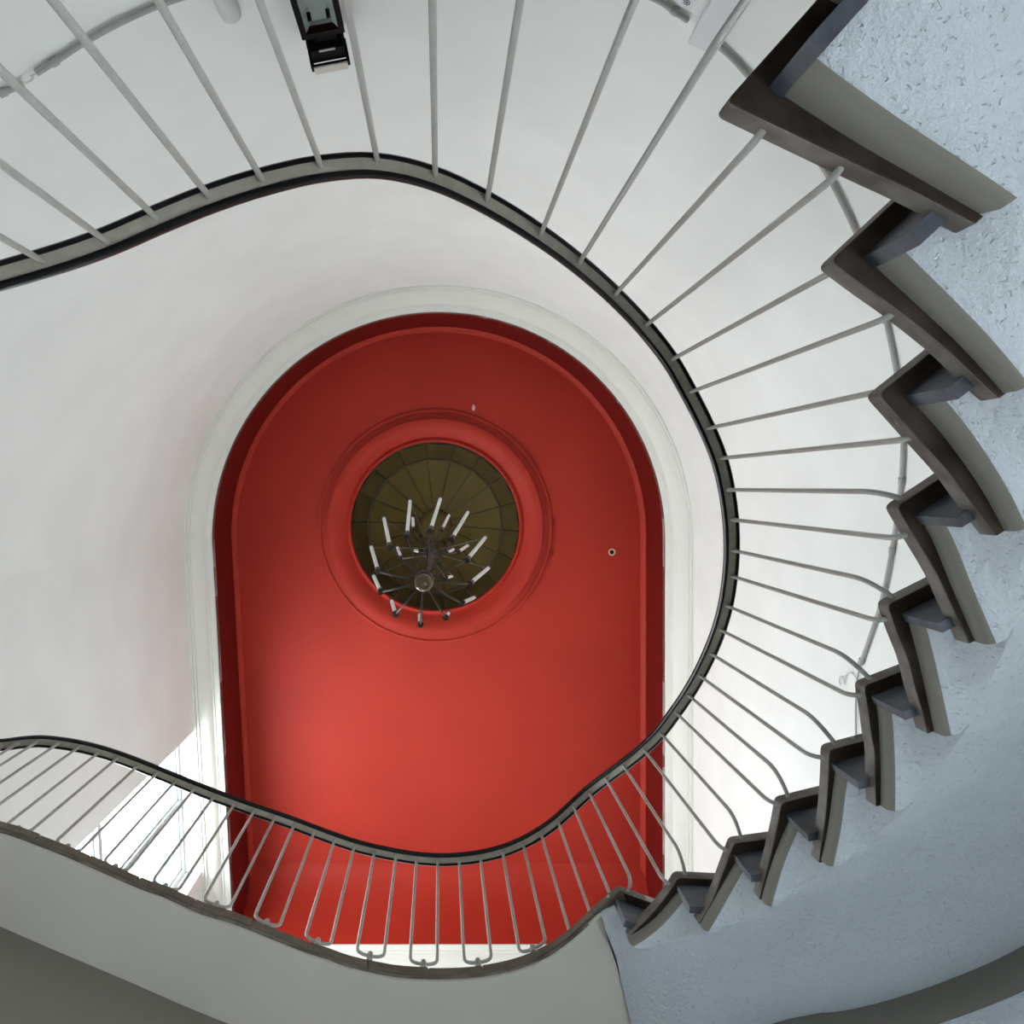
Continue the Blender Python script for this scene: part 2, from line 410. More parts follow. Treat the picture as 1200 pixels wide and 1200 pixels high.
# which side is inwards?
def area2(p): return sum(p[i].x * p[(i + 1) % len(p)].y - p[(i + 1) % len(p)].x * p[i].y for i in range(len(p)))
if area2(lipd) < 0: lipd.reverse(); lip = lip[::-1]
cor = [(-0.24, 7.845), (-0.187, 7.845), (-0.183, 7.865), (-0.165, 7.868), (-0.160, 7.885), (-0.115, 7.905), (-0.082, 7.935),
       (-0.066, 7.965), (-0.060, 7.975), (-0.048, 7.978), (-0.046, 7.990), (-0.004, 8.0), (0.0, 8.006), (0.0, 8.10), (-0.24, 8.10)]
m = MB(); m.sweep([v3(p, 0) for p in lipd], cor, closed=True); m.build('trim_1', M['trim'], smooth=32, kind='structure')
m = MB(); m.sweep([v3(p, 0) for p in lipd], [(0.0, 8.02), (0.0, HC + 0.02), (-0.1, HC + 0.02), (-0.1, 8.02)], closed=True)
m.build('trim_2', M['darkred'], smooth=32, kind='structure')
m = MB(); m.sweep([v3(p, 0) for p in lipd], [(-0.02, HC - 0.05), (0.004, HC - 0.05), (0.014, HC - 0.035), (0.03, HC - 0.025), (0.045, HC - 0.018), (0.05, HC + 0.01), (-0.02, HC + 0.01)], closed=True)
m.build('trim_4', M['red'], smooth=40, kind='structure')
# soft cove at the straight end of the ceiling
m = MB(); cv = []
for i in range(13):
    t = i / 12 * PI / 2
    cv.append((YE - 0.40 + 0.395 * math.sin(t), 8.0 + 0.795 * math.cos(t)))
prof = cv + [(YE + 0.02, 8.9), (YE - 0.42, 8.9)]
nprof = len(prof)
m.add([(x, y, h + EYE) for x in (LBX - 0.05, RBX + 0.05) for y, h in prof], [(i, i + 1, nprof + i + 1, nprof + i) for i in range(len(cv) - 1)])
m.build('trim_3', M['red'], smooth=40, kind='structure')
OX, OY = (510 - ZX) * HC / F, (616.5 - ZY) * HC / F
OR = 0.835
def ceiling():
    m = MB(); cs = [math.atan2(p.y - OY, p.x - OX) for p in lip]
    angs = sorted(set([round(a, 6) for a in cs] + [round(-PI + 2 * PI * i / 128, 6) for i in range(128)]))
    ins = offset_path(lip, -0.03); n = len(ins); inner, outer = [], []
    for a in angs:
        d = Vector((math.cos(a), math.sin(a))); best = None
        for i in range(n):
            p, q = ins[i], ins[(i + 1) % n]; s = q - p
            den = d.x * s.y - d.y * s.x
            if abs(den) < 1e-9: continue
            w_ = p - Vector((OX, OY)); t = (w_.x * s.y - w_.y * s.x) / den; k = (w_.x * d.y - w_.y * d.x) / den
            if t > 0 and -1e-6 <= k <= 1 + 1e-6 and (best is None or t > best): best = t
        outer.append((OX + d.x * best, OY + d.y * best, HC + EYE)); inner.append((OX + d.x * (OR + .3), OY + d.y * (OR + .3), HC + EYE))
    k = len(angs)
    m.add(inner + outer, [(i, (i + 1) % k, k + (i + 1) % k, k + i) for i in range(k)])
    return m.build('ceiling', M['red'], kind='structure')
ceil = ceiling()
m = MB(); s_ = HC / F
m.lathe((OX, OY, EYE), [(1.20, HC), (137 * s_, HC), (136.6 * s_, HC - .016), (134 * s_, HC - .018), (133.7 * s_, HC - .006), (131.5 * s_, HC - .006), (131 * s_, HC - .022), (126 * s_, HC - .03),
    (125.5 * s_, HC - .062), (121 * s_, HC - .068), (116 * s_, HC - .055), (111 * s_, HC - .03), (107 * s_, HC + .002), (104 * s_, HC + .02), (102.5 * s_, HC + .01), (101.5 * s_, HC - .004), (100 * s_, HC - .008), (99 * s_, HC + .0), (98.6 * s_, HC + .03), (98.6 * s_, HC + .07), (1.20, HC + .07)], 128)
o = m.build('ceiling_moulding', M['red'], ceil, smooth=28)

dome = thing('oculus_dome', 'round dark olive panelled dome recessed in the middle of the red ceiling', 'dome', (OX, OY, HC + EYE))
ND = 18
rA, hA, rB, hB, rC, hC = 0.83, HC + .05, 0.685, HC + .26, 0.16, HC + .62
DX, DY = OX - 0.002, OY + 0.012
def dp(r, h, a): return Vector((DX + r * math.cos(a), DY + r * math.sin(a), h + EYE))
for i in range(ND):
    a0 = 2 * PI * (i + .16) / ND; a1 = a0 + 2 * PI / ND; g = 0.004
    for nm, r0, h0, r1, h1, mt in (('frieze_panel', rA, hA, rB, hB, 'olive2'), ('dome_panel', rB - .012, hB + .004, rC, hC, 'olive')):
        m = MB(); q = [dp(r0, h0, a0), dp(r0, h0, a1), dp(r1, h1, a1), dp(r1, h1, a0)]
        m.add(q + [p + Vector((0, 0, .02)) for p in q], [(0, 1, 2, 3), (7, 6, 5, 4), (0, 4, 5, 1), (1, 5, 6, 2), (2, 6, 7, 3), (3, 7, 4, 0)])
        m.build(nm, M[mt], dome)
    m = MB(); m.tube([dp(rA, hA - .004, a0), dp(rB, hB - .004, a0), dp(rC, hC - .004, a0)], 0.0065, 6); m.build('rib', M['rib'], dome)
m = MB(); m.tube([dp(rB, hB - .004, 2 * PI * (i + .16) / ND) for i in range(ND + 1)], 0.011, 6); m.build('ring_bar', M['rib'], dome)
m = MB(); m.lathe((DX, DY, EYE), [(rA + .16, HC + .03), (rA + .16, hB + .05), (rB + .1, hB + .1), (rC, hC + .1), (.01, hC + .1)], 72, False, True); m.build('outer_shell', M['rib'], dome)
m = MB(); m.lathe((DX, DY, EYE), [(rA + .03, hA - .02), (rA - .004, hA - .02), (rA - .004, hA + .02), (rA + .03, hA + .02)], 72); m.build('rim', M['rib'], dome)
m = MB(); m.lathe((DX, DY, EYE), [(0.001, hC - .05), (.10, hC - .048), (.155, hC - .03), (.175, hC), (.175, hC + .04), (.001, hC + .04)], 40); m.build('centre_boss', M['olive'], dome, smooth=40)
adopt(dome)

# ---------------------------------------------------------------- the staircase
HL = 3.15                                             # upper landing
RISE = 0.175
def HK(k): return HL - RISE * (11 - k)
TH = 0.055
TOP = {  # inner side of each tread, top edge
 1: [(837,137),(985,208),(1037,232),(1080,254),(1119,275)],
 2: [(957,315),(1000,347),(1030,368),(1082,409),(1115,440),(1138,462),(1149,471)],
 3: [(1013,465),(1055,512),(1092,553),(1117,587),(1137,613),(1148,627)],
 4: [(1035,593),(1057,630),(1082,672),(1098,707),(1113,738),(1118,750)],
 5: [(1026,705),(1037,737),(1050,770),(1058,802),(1067,832),(1072,853)],
 6: [(1000,798),(1005,827),(1009,858),(1012,873),(1013,907),(1014,937)],
 7: [(961,872),(960,907),(957,948),(951,990),(950,1002)],
 8: [(907,933),(903,957),(895,993),(885,1032),(882,1045)],
 9: [(853,980),(843,1007),(828,1047),(812,1073)],
 10: [(789,1020),(778,1038),(758,1063),(738,1083),(732,1091)]}
UND = {  # where plaster meets the underside of the tread
 1: [(918,112),(1000,165),(1080,211),(1154,254)],
 2: [(1025,312),(1085,367),(1130,410),(1176,461)],
 3: [(1072,474),(1105,510),(1148,570),(1177,622)],
 4: [(1081,612),(1095,638),(1116,690),(1143,752)],
 5: [(1064,727),(1073,760),(1082,798),(1095,858)],
 6: [(1027,824),(1030,853),(1032,900),(1032,944)],
 7: [(979,902),(975,932),(970,970),(962,1008)],
 8: [(925,961),(910,995),(900,1025),(892,1054)],
 9: [(863,1008),(843,1043),(832,1063),(820,1083)],
 10: [(795,1044),(770,1073),(752,1088),(735,1099)]}
FD = {1: (101,-113), 2: (78,-73), 3: (69,-55), 4: (58,-38), 5: (56,-28), 6: (52,-20), 7: (49,-13), 8: (53,-13), 9: (45,-6), 10: (60,3), 11: (46,17)}
FD = {k: Vector(d).normalized() for k, d in FD.items()}
FD[0] = Vector((0.38, -0.92)).normalized(); FD[-1] = Vector((0.06, -1)).normalized(); FD[-2] = Vector((-0.15, -1)).normalized(); FD[-3] = Vector((-0.3, -1)).normalized()
T = {k: [pl(x, y, HK(k)) for x, y in v] for k, v in TOP.items()}
U = {k: [pl(x, y, HK(k) - TH) for x, y in v] for k, v in UND.items()}
T[0] = [Vector((.135, -.82)), Vector((.30, -.765)), Vector((.45, -.70)), pl(1004, 17, HK(0))]
T[-1] = [Vector((-.21, -.87)), Vector((.02, -.86)), Vector((.20, -.83))]
T[-2] = [Vector((-.54, -.86)), Vector((-.3, -.885)), Vector((-.13, -.885))]
for k in (0, -1, -2):
    U[k] = [p + FD[k] * .05 + Vector((.03, 0)) * (1 - i / (len(T[k]) - 1)) for i, p in enumerate(T[k])]
stair = thing('staircase', 'curved staircase with dark stone treads and pale stippled plaster underside', 'staircase', (1.2, 0.4, HK(4) + EYE))
EDGE = [(724,1037),(709,1050),(693,1064),(668,1087),(640,1107),(607,1121),(573,1129),(540,1132.5),(502,1133),(460,1130),(410,1119),(385,1110),(357,1101),(307,1081),(273,1068),(240,1058),(198,1039),(175,1031),(142,1017),(92,995),(67,985),(25,969),(0,962),(-60,945),(-130,932),(-215,925)]
edge = catmull([pl(x, y, HL) for x, y in EDGE], 3)
def rounded(poly_first, before, after, r=0.014):
    a = (before - poly_first).normalized(); b = (after - poly_first).normalized()
    return bez(poly_first + a * r, poly_first, poly_first + b * r, 3)
for k in range(-2, 11):
    inner = T[k]; c = inner[0]
    fo = to_wall(c, FD[k], 0.004)
    bdir = FD[k + 1]; bo = to_wall(inner[-1], bdir, 0.004)
    if len(inner) > 3: inner = catmull(inner, 3)
    poly = rounded(c, fo, inner[2]) + inner[2:] 
    # outer edge follows the wall
    poly += [bo]
    for s in range(1, 6):
        q = bo + (fo - bo) * s / 6
        poly.append(to_wall(Vector((CX, CY)) * 0 + q - (q - Vector((CX, CY))) * .2, q - Vector((CX, CY)), 0.004) if (q.y < CY) else q)
    poly.append(fo)
    m = MB(); m.prism(poly, HK(k) - TH + EYE, HK(k) + EYE)
    o = m.build('tread', M['stone'], stair); o.data.materials.append(M['under'])
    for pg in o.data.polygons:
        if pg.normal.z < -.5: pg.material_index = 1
    bv = o.modifiers.new('bevel', 'BEVEL'); bv.width = 0.004; bv.segments = 2; bv.limit_method = 'ANGLE'; bv.angle_limit = math.radians(50)
# slate riser slabs under the nosings, their ends showing in the well
for k in range(-1, 12):
    Us = (U[k][0] if k in U else pl(722, 1061, HL - TH)); d = FD[k]
    back = Vector((-d.y, d.x)); tr = .026 if k < 4 else .021
    s0 = Us - d * .006 + back * .001; s1 = to_wall(s0, d, 0.006)
    m = MB(); m.prism([s0 - back * tr, s1 - back * tr, s1, s0], HK(k - 1) + EYE - .03, HK(k) - TH + EYE + .002)
    m.build('riser', M['riser'], stair)
# plaster underside
def soffit():
    m = MB()
    ks = list(range(-2, 12))
    U[11] = [pl(722, 1061, HL - TH), pl(716, 1064, HL - TH), pl(709, 1067, HL - TH), pl(704, 1071, HL - TH)]
    FDx = dict(FD); FDx[12] = Vector((.22, .97)).normalized()
    def out(k): return FDx[k]
    N = {}
    for k in range(-1, 13): N[k] = (U[k - 1][-1] + out(k) * .075, HK(k - 1) - TH - .022)
    N[-2] = (U[-2][0] + out(-2) * .075, HK(-3) - TH - .022)
    N[12] = (pl(722, 1122, HL - TH - .03), HL - TH - .028)
    nv = 8; nu = 8; prev = None; string_faces = []
    for k in ks:
        drop0, drop1 = {1: (.105, .066), 2: (.08, .056), 3: (.08, .052), 4: (.062, .056)}.get(k, (.052, .05))
        Uk = U[k]; Uc = catmull(Uk, 4) if len(Uk) > 2 else Uk
        Hu = HK(k) - TH
        rows = []
        for i in range(nu + 1):
            t = i / nu
            f = t * (len(Uc) - 1); j = min(int(f), len(Uc) - 2); b = Uc[j] + (Uc[j + 1] - Uc[j]) * (f - j)
            d = (out(k) * (1 - t) + out(k + 1) * t).normalized()
            dr = drop0 + (drop1 - drop0) * t
            n1 = N[k][0] + (N[k + 1][0] - N[k][0]) * t; h1 = N[k][1] + (N[k + 1][1] - N[k][1]) * t
            o_ = to_wall(n1, d, 0.003)
            row = [v3(b, Hu + .012), v3(b, Hu - dr * .55), v3(b + d * .004, Hu - dr * .78), v3(b + d * .013, Hu - dr * .93), v3(b + d * .03, Hu - dr)]
            p4 = b + d * .03
            for s in (.33, .67):
                q_ = p4 + (n1 - p4) * s; e_ = s * s * (3 - 2 * s)
                row.append(v3(q_, (Hu - dr) + (h1 - Hu + dr) * e_))
            if i == 0: first = [row[0], row[4], row[5], row[6]]
            for s in range(nv): row.append(v3(n1 + (o_ - n1) * s / (nv - 1), h1))
            rows.append(row)
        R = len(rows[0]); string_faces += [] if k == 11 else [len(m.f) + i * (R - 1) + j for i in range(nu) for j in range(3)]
        m.add([p for r in rows for p in r], [(i * R + j, i * R + j + 1, (i + 1) * R + j + 1, (i + 1) * R + j) for i in range(nu) for j in range(R - 1)])
        # end cheek of the step below, facing up the stair
        if prev is not None: m.add(prev[:8] + [first[2]], [(i, i + 1, 8) for i in range(7)])
        prev = rows[-1]
    import bmesh
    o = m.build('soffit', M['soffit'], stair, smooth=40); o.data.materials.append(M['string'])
    for i in string_faces: o.data.polygons[i].material_index = 1     # upright string faces take the darker tone that paints in their shade
    bm = bmesh.new(); bm.from_mesh(o.data); bmesh.ops.remove_doubles(bm, verts=bm.verts, dist=0.0004)
    bmesh.ops.recalc_face_normals(bm, faces=bm.faces); bm.to_mesh(o.data); bm.free()
    o.data.polygons.foreach_set('use_smooth', [True] * len(o.data.polygons)); o.data.set_sharp_from_angle(angle=math.radians(40))
    return o, N
_, NB = soffit()
# landing: edging stones, floor, underside
cuts = [724, 693, 628, 565, 502, 432, 363, 297, 230, 165, 107, 48, -30, -120, -215]
edge_px = [(p, p.x / HL * F + ZX) for p in edge]
def seg(x1, x0):
    return [p for p, x in edge_px if x0 - .01 <= x <= x1 + .01]
def at_x(x):
    for i in range(len(edge_px) - 1):
        (p, a), (q, b) = edge_px[i], edge_px[i + 1]
        if b <= x <= a: return p + (q - p) * ((a - x) / max(a - b, 1e-6))
    return edge_px[-1][0]
for i in range(len(cuts) - 1):
    a, b = at_x(cuts[i]), at_x(cuts[i + 1])
    mid = [p for p, x in edge_px if cuts[i + 1] + 3 < x < cuts[i] - 3]
    line = [a] + mid + [b]; g = .0006
    t0 = (line[1] - line[0]).normalized(); t1 = (line[-1] - line[-2]).normalized()
    line[0] = line[0] + t0 * g; line[-1] = line[-1] - t1 * g
    nrm = []
    for j in range(len(line)):
        t = (line[min(j + 1, len(line) - 1)] - line[max(j - 1, 0)]).normalized(); n_ = Vector((-t.y, t.x)); nrm.append(n_ if n_.y > 0 else -n_)
    jit = (((i * 37) % 7) - 3) * .0006
    line2 = [p + n_ * jit for p, n_ in zip(line, nrm)]
    backl = [p - n_ * -.22 for p, n_ in zip(line, nrm)]
    if i == 0: backl[0] = line[0] + FD[11] * .25
    m = MB(); m.prism(line2 + backl[::-1], HL - .045 + EYE, HL + EYE)
    o = m.build('edging_stone', M['edging'], stair)
    bv = o.modifiers.new('bevel', 'BEVEL'); bv.width = .004; bv.segments = 2; bv.limit_method = 'ANGLE'; bv.angle_limit = math.radians(50)
m = MB(); fd = FD[11]; bk = Vector((-fd.y, fd.x)); a_ = edge[0] + fd * .05 + bk * .004; b_ = to_wall(a_, fd, .006)
m.prism([edge[0] + fd * .012 + bk * .002, b_, b_ + bk * .35, edge[0] + fd * .16 + bk * .2], HL - .05 + EYE, HL - .001 + EYE); o = m.build('tread', M['stone'], stair); o.data.materials.append(M['under'])
for pg in o.data.polygons:
    if pg.normal.z < -.5: pg.material_index = 1
fl_ = [p + Vector((0, .007)) for p in edge[4:]]
m = MB(); m.prism(fl_ + [p + Vector((0, .16)) for p in fl_[::-1]], HL - .043 + EYE, HL - .004 + EYE); m.build('mortar_bed', M['stone'], stair)
e_in = [p + Vector((0.0, .012)) for p in edge]
lw = left_wall_point(1.16); lwb = left_wall_point(YW)
crease = [pl(704, 1071, HL - TH), pl(712, 1100, HL - TH), pl(722, 1130, HL - TH), pl(740, 1190, HL - TH)]
o11 = to_wall(crease[-1], FD[11], 0)
start = [p for p in e_in if p.x < pl(704, 0, HL).x]
polyL = [crease[3], crease[2], crease[1], crease[0]] + start + [lw, lwb, Vector((WR, YW)), Vector((WR, 2.4))]
m = MB(); m.prism(polyL, HL - .072 + EYE, HL - .0455 + EYE); m.build('landing_slab', M['slab'], stair)
polyF = [edge[0] + FD[11] * .05] + [p + Vector((0, .2)) for p in edge[6:]] + [lwb, Vector((WR, YW)), to_wall(edge[0], FD[11], 0)]
m = MB(); m.prism(polyF, HL - .045 + EYE, HL - .002 + EYE); m.build('landing_floor', M['landing'], stair)
# narrow mortar bead below the edging
m = MB(); m.sweep([v3(p + Vector((0, .006)), HL - .052) for p in edge if p.x < pl(690, 0, HL).x], [(-.0, -.006), (-.0, .006), (-.012, .006), (-.012, -.006)]); m.build('mortar_bead', M['stone'], stair)
# lower landing at the foot of the flight
HB = HK(-3)
lwd = left_wall_point(CY)
arc = [Vector((CX + (RW - .004) * math.cos(a), CY + (RW - .004) * math.sin(a))) for a in [PI + (PI * .42) * i / 16 for i in range(17)]]
m = MB(); m.prism([Vector((-.85, -.80)), Vector((-1.2, -.62)), Vector((-1.7, -.40)), Vector((-2.18, -.30))] + arc[3:] + [to_wall(Vector((-.85, -.8)), FD[-3], .004)], HB - .16 + EYE, HB + EYE)
m.build('lower_landing', M['stone'], stair)
adopt(stair)

# ---------------------------------------------------------------- thick lower wall below the landing and the flight
def soffit_h(p):
    best = None
    for k in range(-1, 13):
        q, h = NB[k]
        o_ = to_wall(q, FD.get(k, Vector((.22, .97))), 0)
        # signed side of the boundary line
        d = o_ - q; s = d.x * (p.y - q.y) - d.y * (p.x - q.x)
        if best is None or True:
            if s > 0: last = (k, h, s / d.length)
            else:
                if best is None: best = (k, h, -s / d.length)
    if best is None: return NB[12][1]
    k, h, s2 = best
    if k == -1: return h
    q, h0 = NB[k - 1]; o_ = to_wall(q, FD.get(k - 1), 0); d = o_ - q
    s1 = max(0, (d.x * (p.y - q.y) - d.y * (p.x - q.x)) / d.length)
    return h0 + (h - h0) * s1 / max(1e-6, s1 + s2)
def on_soffit(px, py):
    H = 2.6
    for it in range(60):
        H = .6 * H + .4 * (soffit_h(pl(px, py, H)) - .004)
    return pl(px, py, H)
RIGHT = [on_soffit(x, y) for x, y in ((905, 1200), (1000, 1184), (1100, 1155), (1200, 1109), (1290, 1052), (1370, 985))]
q_ = RIGHT[-1]
LW = [Vector((-2.21, 1.19)), pl(0, 1085, 3.08), pl(135, 1143, 3.08), pl(270, 1200, 3.08), Vector((-.36, 1.96)), Vector((.0, 2.06)), Vector((.5, 2.06))] + RIGHT + [q_ + (q_ - RIGHT[-2]).normalized() * d + Vector((-.03, 0)) * d for d in (.35, .8)]
LW = [p for p in LW if p.x < WR - .02]
lwc = catmull(LW, 8); m = MB(); n = len(lwc)
tops = []
for i, p in enumerate(lwc):
    tops.append(3.09 if p.x < .66 else min(3.09, soffit_h(p) + .03))
def backp(i): 
    t = (lwc[min(i + 1, n - 1)] - lwc[max(i - 1, 0)]).normalized(); q = Vector((-t.y, t.x)); c = Vector((0, .3))
    if q.dot(lwc[i] - c) < 0: q = -q
    return lwc[i] + q * .16
bots = []
for i, p in enumerate(lwc):
    f = min(1, max(0, (p.x + .2) / 1.3)); f = f * f * (3 - 2 * f)
    bots.append(2.42 * (1 - f) + (tops[i] - .24) * f if p.x < 1.1 else tops[i] - .24)
for i in range(n - 2, -1, -1): bots[i] = max(bots[i], bots[i + 1]) if lwc[i].x > .9 else bots[i]
vs_ = []; KB = 9
for i, p in enumerate(lwc):
    q = backp(i); o_ = (q - p).normalized(); b = p + o_ * .75
    h0, h1 = bots[i], tops[i]
    vs_ += [v3(p, h1), v3(p, h0 + .12), v3(p + o_ * .012, h0 + .07), v3(p + o_ * .04, h0 + .03), v3(p + o_ * .09, h0 + .008), v3(p + o_ * .3, h0 + .002), v3(b, h0 + .004), v3(b, h1), v3(p + o_ * .1, h1)]
m.add(vs_, [(i * KB + j, i * KB + (j + 1) % KB, (i + 1) * KB + (j + 1) % KB, (i + 1) * KB + j) for i in range(n - 1) for j in range(KB)] + [tuple(range(KB)), tuple((n - 1) * KB + j for j in range(KB))[::-1]])
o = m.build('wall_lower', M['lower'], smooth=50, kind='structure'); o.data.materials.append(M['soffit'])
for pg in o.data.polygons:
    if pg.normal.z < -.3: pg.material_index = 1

# ---------------------------------------------------------------- balustrade
RODS = [(52,307),(125,283),(183,255),(245,230),(307,210),(376,194),(442,188),(510,205),(571,235),(634,274),(679,308),(721,345),(756,382),(788,421),(808,460),(830,502),(845,537),(853,574),(858,609),(859,645),(857,675),(852,710),(844,738),(833,766),(820,792),(807,815),(792,835),(775,860),(755,879),(731,898),(710,913),(690,928),(672,945),(654,963),(634,977),(613,989),(589,999),(563,1005),(538,1008),(513,1009),(488,1007),(464,1003),(439,998),(415,992),(392,984),(368,975),(345,966),(322,958),(298,950),(275,942),(251,933),(228,924),(206,915),(184,906),(162,897),(138,888),(117,881),(93,875),(69,871),(45,868.5),(23,870),(3,875)]
HR = HL + .906
HRT = {0: 1.70, 1: 1.70, 2: 1.70, 3: 1.705, 4: 1.72, 5: 1.76, 6: 1.825, 7: 1.91, 8: 2.01, 9: 2.12, 10: 2.24, 11: 2.375, 12: 2.52, 13: 2.66, 14: 2.735, 15: 2.795, 16: 2.835, 17: 2.875, 18: 2.92, 19: 2.985, 20: 3.055, 21: 3.13}
def HRAIL(i):
    if i in HRT: return HRT[i]
    return min(HR, 3.13 + (HR - 3.13) / 11 * (i - 21))
rod = {i + 1: pl(x, y, HRAIL(i + 1)) for i, (x, y) in enumerate(RODS)}
bal = thing('stair_balustrade', 'thin white metal balusters under a black handrail with grey underside, following stairs and landing', 'balustrade', (0, 1.68, HL + EYE))
line = [v3(Vector((-2.17, .02)), 1.7), v3(Vector((-1.5, -.2)), 1.7), v3(pl(0, 320, 1.7), 1.7)]
prev = None
for i in range(1, 63): line.append(v3(rod[i], HRAIL(i)))
line += [v3(Vector((-2.165, 1.17)), HR)]
# light smoothing of the surveyed points
for it in range(2):
    new = line[:]
    for i in range(1, len(line) - 1):
        new[i] = line[i] * .6 + (line[i - 1] + line[i + 1]) * .2
    if it == 0: line = new
path = catmull(line, 4)
m = MB(); m.sweep(path, [(-.0135, -.001), (.0135, -.001), (.0135, .012), (-.0135, .012)]); m.build('rail_strip', M['strip'], bal, smooth=30)
cap = [(-.0145, .004), (-.0145, -.005), (-.022, -.006), (-.0265, .0), (-.027, .012), (-.0235, .026), (-.014, .034), (0, .037), (.014, .034), (.0235, .026), (.027, .012), (.0265, .0), (.022, -.006), (.0145, -.005), (.0145, .004)]
m = MB(); m.sweep(path, cap); m.build('handrail', M['rail'], bal, smooth=45)
RR = .0062
def nearest(p, line):
    best = None
    for a, b in zip(line[:-1], line[1:]):
        s = b - a; t = max(0, min(1, (p - a).dot(s) / max(s.dot(s), 1e-9))); q = a + s * t
        if best is None or (q - p).length < best[0]: best = ((q - p).length, q, s.normalized())
    return best[1]
def rodm(pts, name='baluster'):
    m = MB(); m.tube(pts, RR, 8); return m.build(name, M['rod'], bal, smooth=50)
for i in range(1, 36):
    P = rod[i]; Ht = HRAIL(i) + .004
    if i <= 11:
        k = {11: 0, 10: 0, 9: -1, 8: -1, 7: -2, 6: -2}.get(i, -3)
        if k > -3: E = nearest(P, T[k]) + FD[k] * .012; He = HK(k) - .025
        else:
            E = nearest(P, [Vector((-.54, -.84)), Vector((-.85, -.80)), Vector((-1.2, -.62)), Vector((-1.7, -.40)), Vector((-2.18, -.30))]); He = HB - .02
        lo = v3(P, He + .04)
        if i == 11: E = P + Vector((.08, -.115)); lo = v3(P, He - .005)
        pts = [v3(P, Ht)] + bez(lo, v3(P, He - .01), v3(P + (E - P) * .4, He - .015), 5) + [v3(E, He - .018)]
    elif i <= 33 and i % 2 == 0 and i >= 18:
        k = (i - 10) // 2
        c = T[k][0] if k in T else edge[0]; d = FD[k]
        E = c + d * .032 + Vector((-d.y, d.x)) * .004; He = HK(k) - .03
        pts = [v3(P, Ht), v3(P, He + .12)] + bez(v3(P, He + .10), v3(P, He + .01), v3(E, He), 7)
    elif i <= 33:
        k = (i - 11) // 2 if i % 2 else (i - 10) // 2
        ln = T[k] if k in T else edge[:12]
        if i % 2 == 0: ln = ln[:]
        E = nearest(P, ln); He = HK(k) - .028
        if (E - P).dot(FD[k]) < -.004 and i < 20: rodm([v3(P, Ht), v3(P, HK(k) - .01)]); continue
        inw = (E - P); 
        pts = [v3(P, Ht), v3(P, He + .07)] + bez(v3(P, He + .06), v3(P, He + .004), v3(E + (inw.normalized() * .006 if inw.length > 1e-4 else inw), He), 5)
    else:
        E = nearest(P, edge); pts = [v3(P, Ht), v3(P, HL + .05)] + bez(v3(P, HL + .04), v3(P, HL + .005), v3(E + (E - P) * .0 + Vector((0, .012)), HL - .004), 4)
    rodm(pts)
for i in range(36, 62, 2):
    A, B = rod[i], rod[i + 1]; Hb = HL + .024; r = .06
    d = (B - A); L = d.length; d = d.normalized(); r = L * .42
    pts = [v3(A, HR + .004), v3(A, Hb + r * 1.15)] + bez(v3(A, Hb + r), v3(A, Hb), v3(A + d * r, Hb), 6) + bez(v3(B - d * r, Hb), v3(B, Hb), v3(B, Hb + r), 6) + [v3(B, HR + .004)]
    rodm(pts, 'hairpin_baluster')
    c = (A + B) / 2; m = MB(); m.lathe((c.x, c.y, EYE), [(.011, HL - .002), (.011, HL + .030), (.009, HL + .042), (.005, HL + .046)], 14, True, True)
    m.build('fixing_stud', M['rod'], bal, smooth=40)
P = rod[62]; rodm([v3(P, HR + .004), v3(P, HL - .002)])
adopt(bal)

# ---------------------------------------------------------------- chandelier
HBALL = 3.72
ch = thing('chandelier', 'many-armed bronze chandelier with white candle tubes hanging from the dome', 'chandelier', (-.06, .40, HBALL + EYE))
def cp(x, y, H): return pt(420 + x / 6.6667, 560 + y / 6.6667, H)
ball = cp(510, 820, HBALL)
hub = cp(550, 705, 4.35); hub2 = cp(562, 585, 5.05); top = Vector((DX, DY, hC - .045 + EYE))
m = MB(); m.sphere(ball, .038, 24, 14); m.build('ball', M['brass'], ch, smooth=60)
m = MB(); m.tube([ball + Vector((0, 0, .03)), hub], .011, 10); m.tube([hub, hub2], .015, 12); m.tube([hub2, top], .007, 8); m.build('stem', M['bronze'], ch, smooth=50)
hb = ball + Vector((0, 0, .12))
m = MB(); m.lathe(hb, [(.012, -.04), (.036, -.03), (.044, .0), (.036, .03), (.012, .06)], 24, True, True); m.build('hub', M['bronze'], ch, smooth=50)
m = MB(); m.lathe(hub2, [(.012, -.08), (.034, -.04), (.04, .0), (.024, .06), (.009, .16)], 20, True, True); m.build('upper_hub', M['bronze'], ch, smooth=50)
CUPS = [((245,528),(200,318)),((152,718),(100,540)),((172,882),(120,768)),((288,1060),(260,962)),((485,1140),(477,1068)),((684,1088),(704,1056)),((815,975),(903,935)),((880,818),(1017,704)),((855,632),(992,466)),((733,470),(856,268)),((565,400),(640,166)),((380,440),(404,182))]
def candle(cup, tip, hc_, ht_, hubp, wire_to, rt):
    c = cp(*cup, hc_); t = cp(*tip, ht_); d = (t - c).normalized()
    mid = hubp + (c - hubp) * .62; mid.z = hubp.z - .035
    a = MB(); a.tube(bez(hubp, mid, c - d * .03, 10), .0044, 6); arm = a.build('arm', M['bronze'], ch, smooth=60)
    m = MB(); m.tube([c - d * .045, c - d * .035, c, c + d * .02], rt * 1.55, 12, rt * 1.35); m.build('cup', M['bronze'], arm, smooth=40)
    m = MB(); m.tube([c + d * .015, t], rt, 12); m.build('candle_tube', M['milk'], ch, smooth=40)
    m = MB(); m.tube([t - d * .006, t + d * .01], rt * 1.5, 12); m.build('tube_cap', M['bronze'], ch, smooth=40)
    m = MB(); m.tube([t, wire_to], .0016, 5); m.build('wire', M['bronze'], ch)
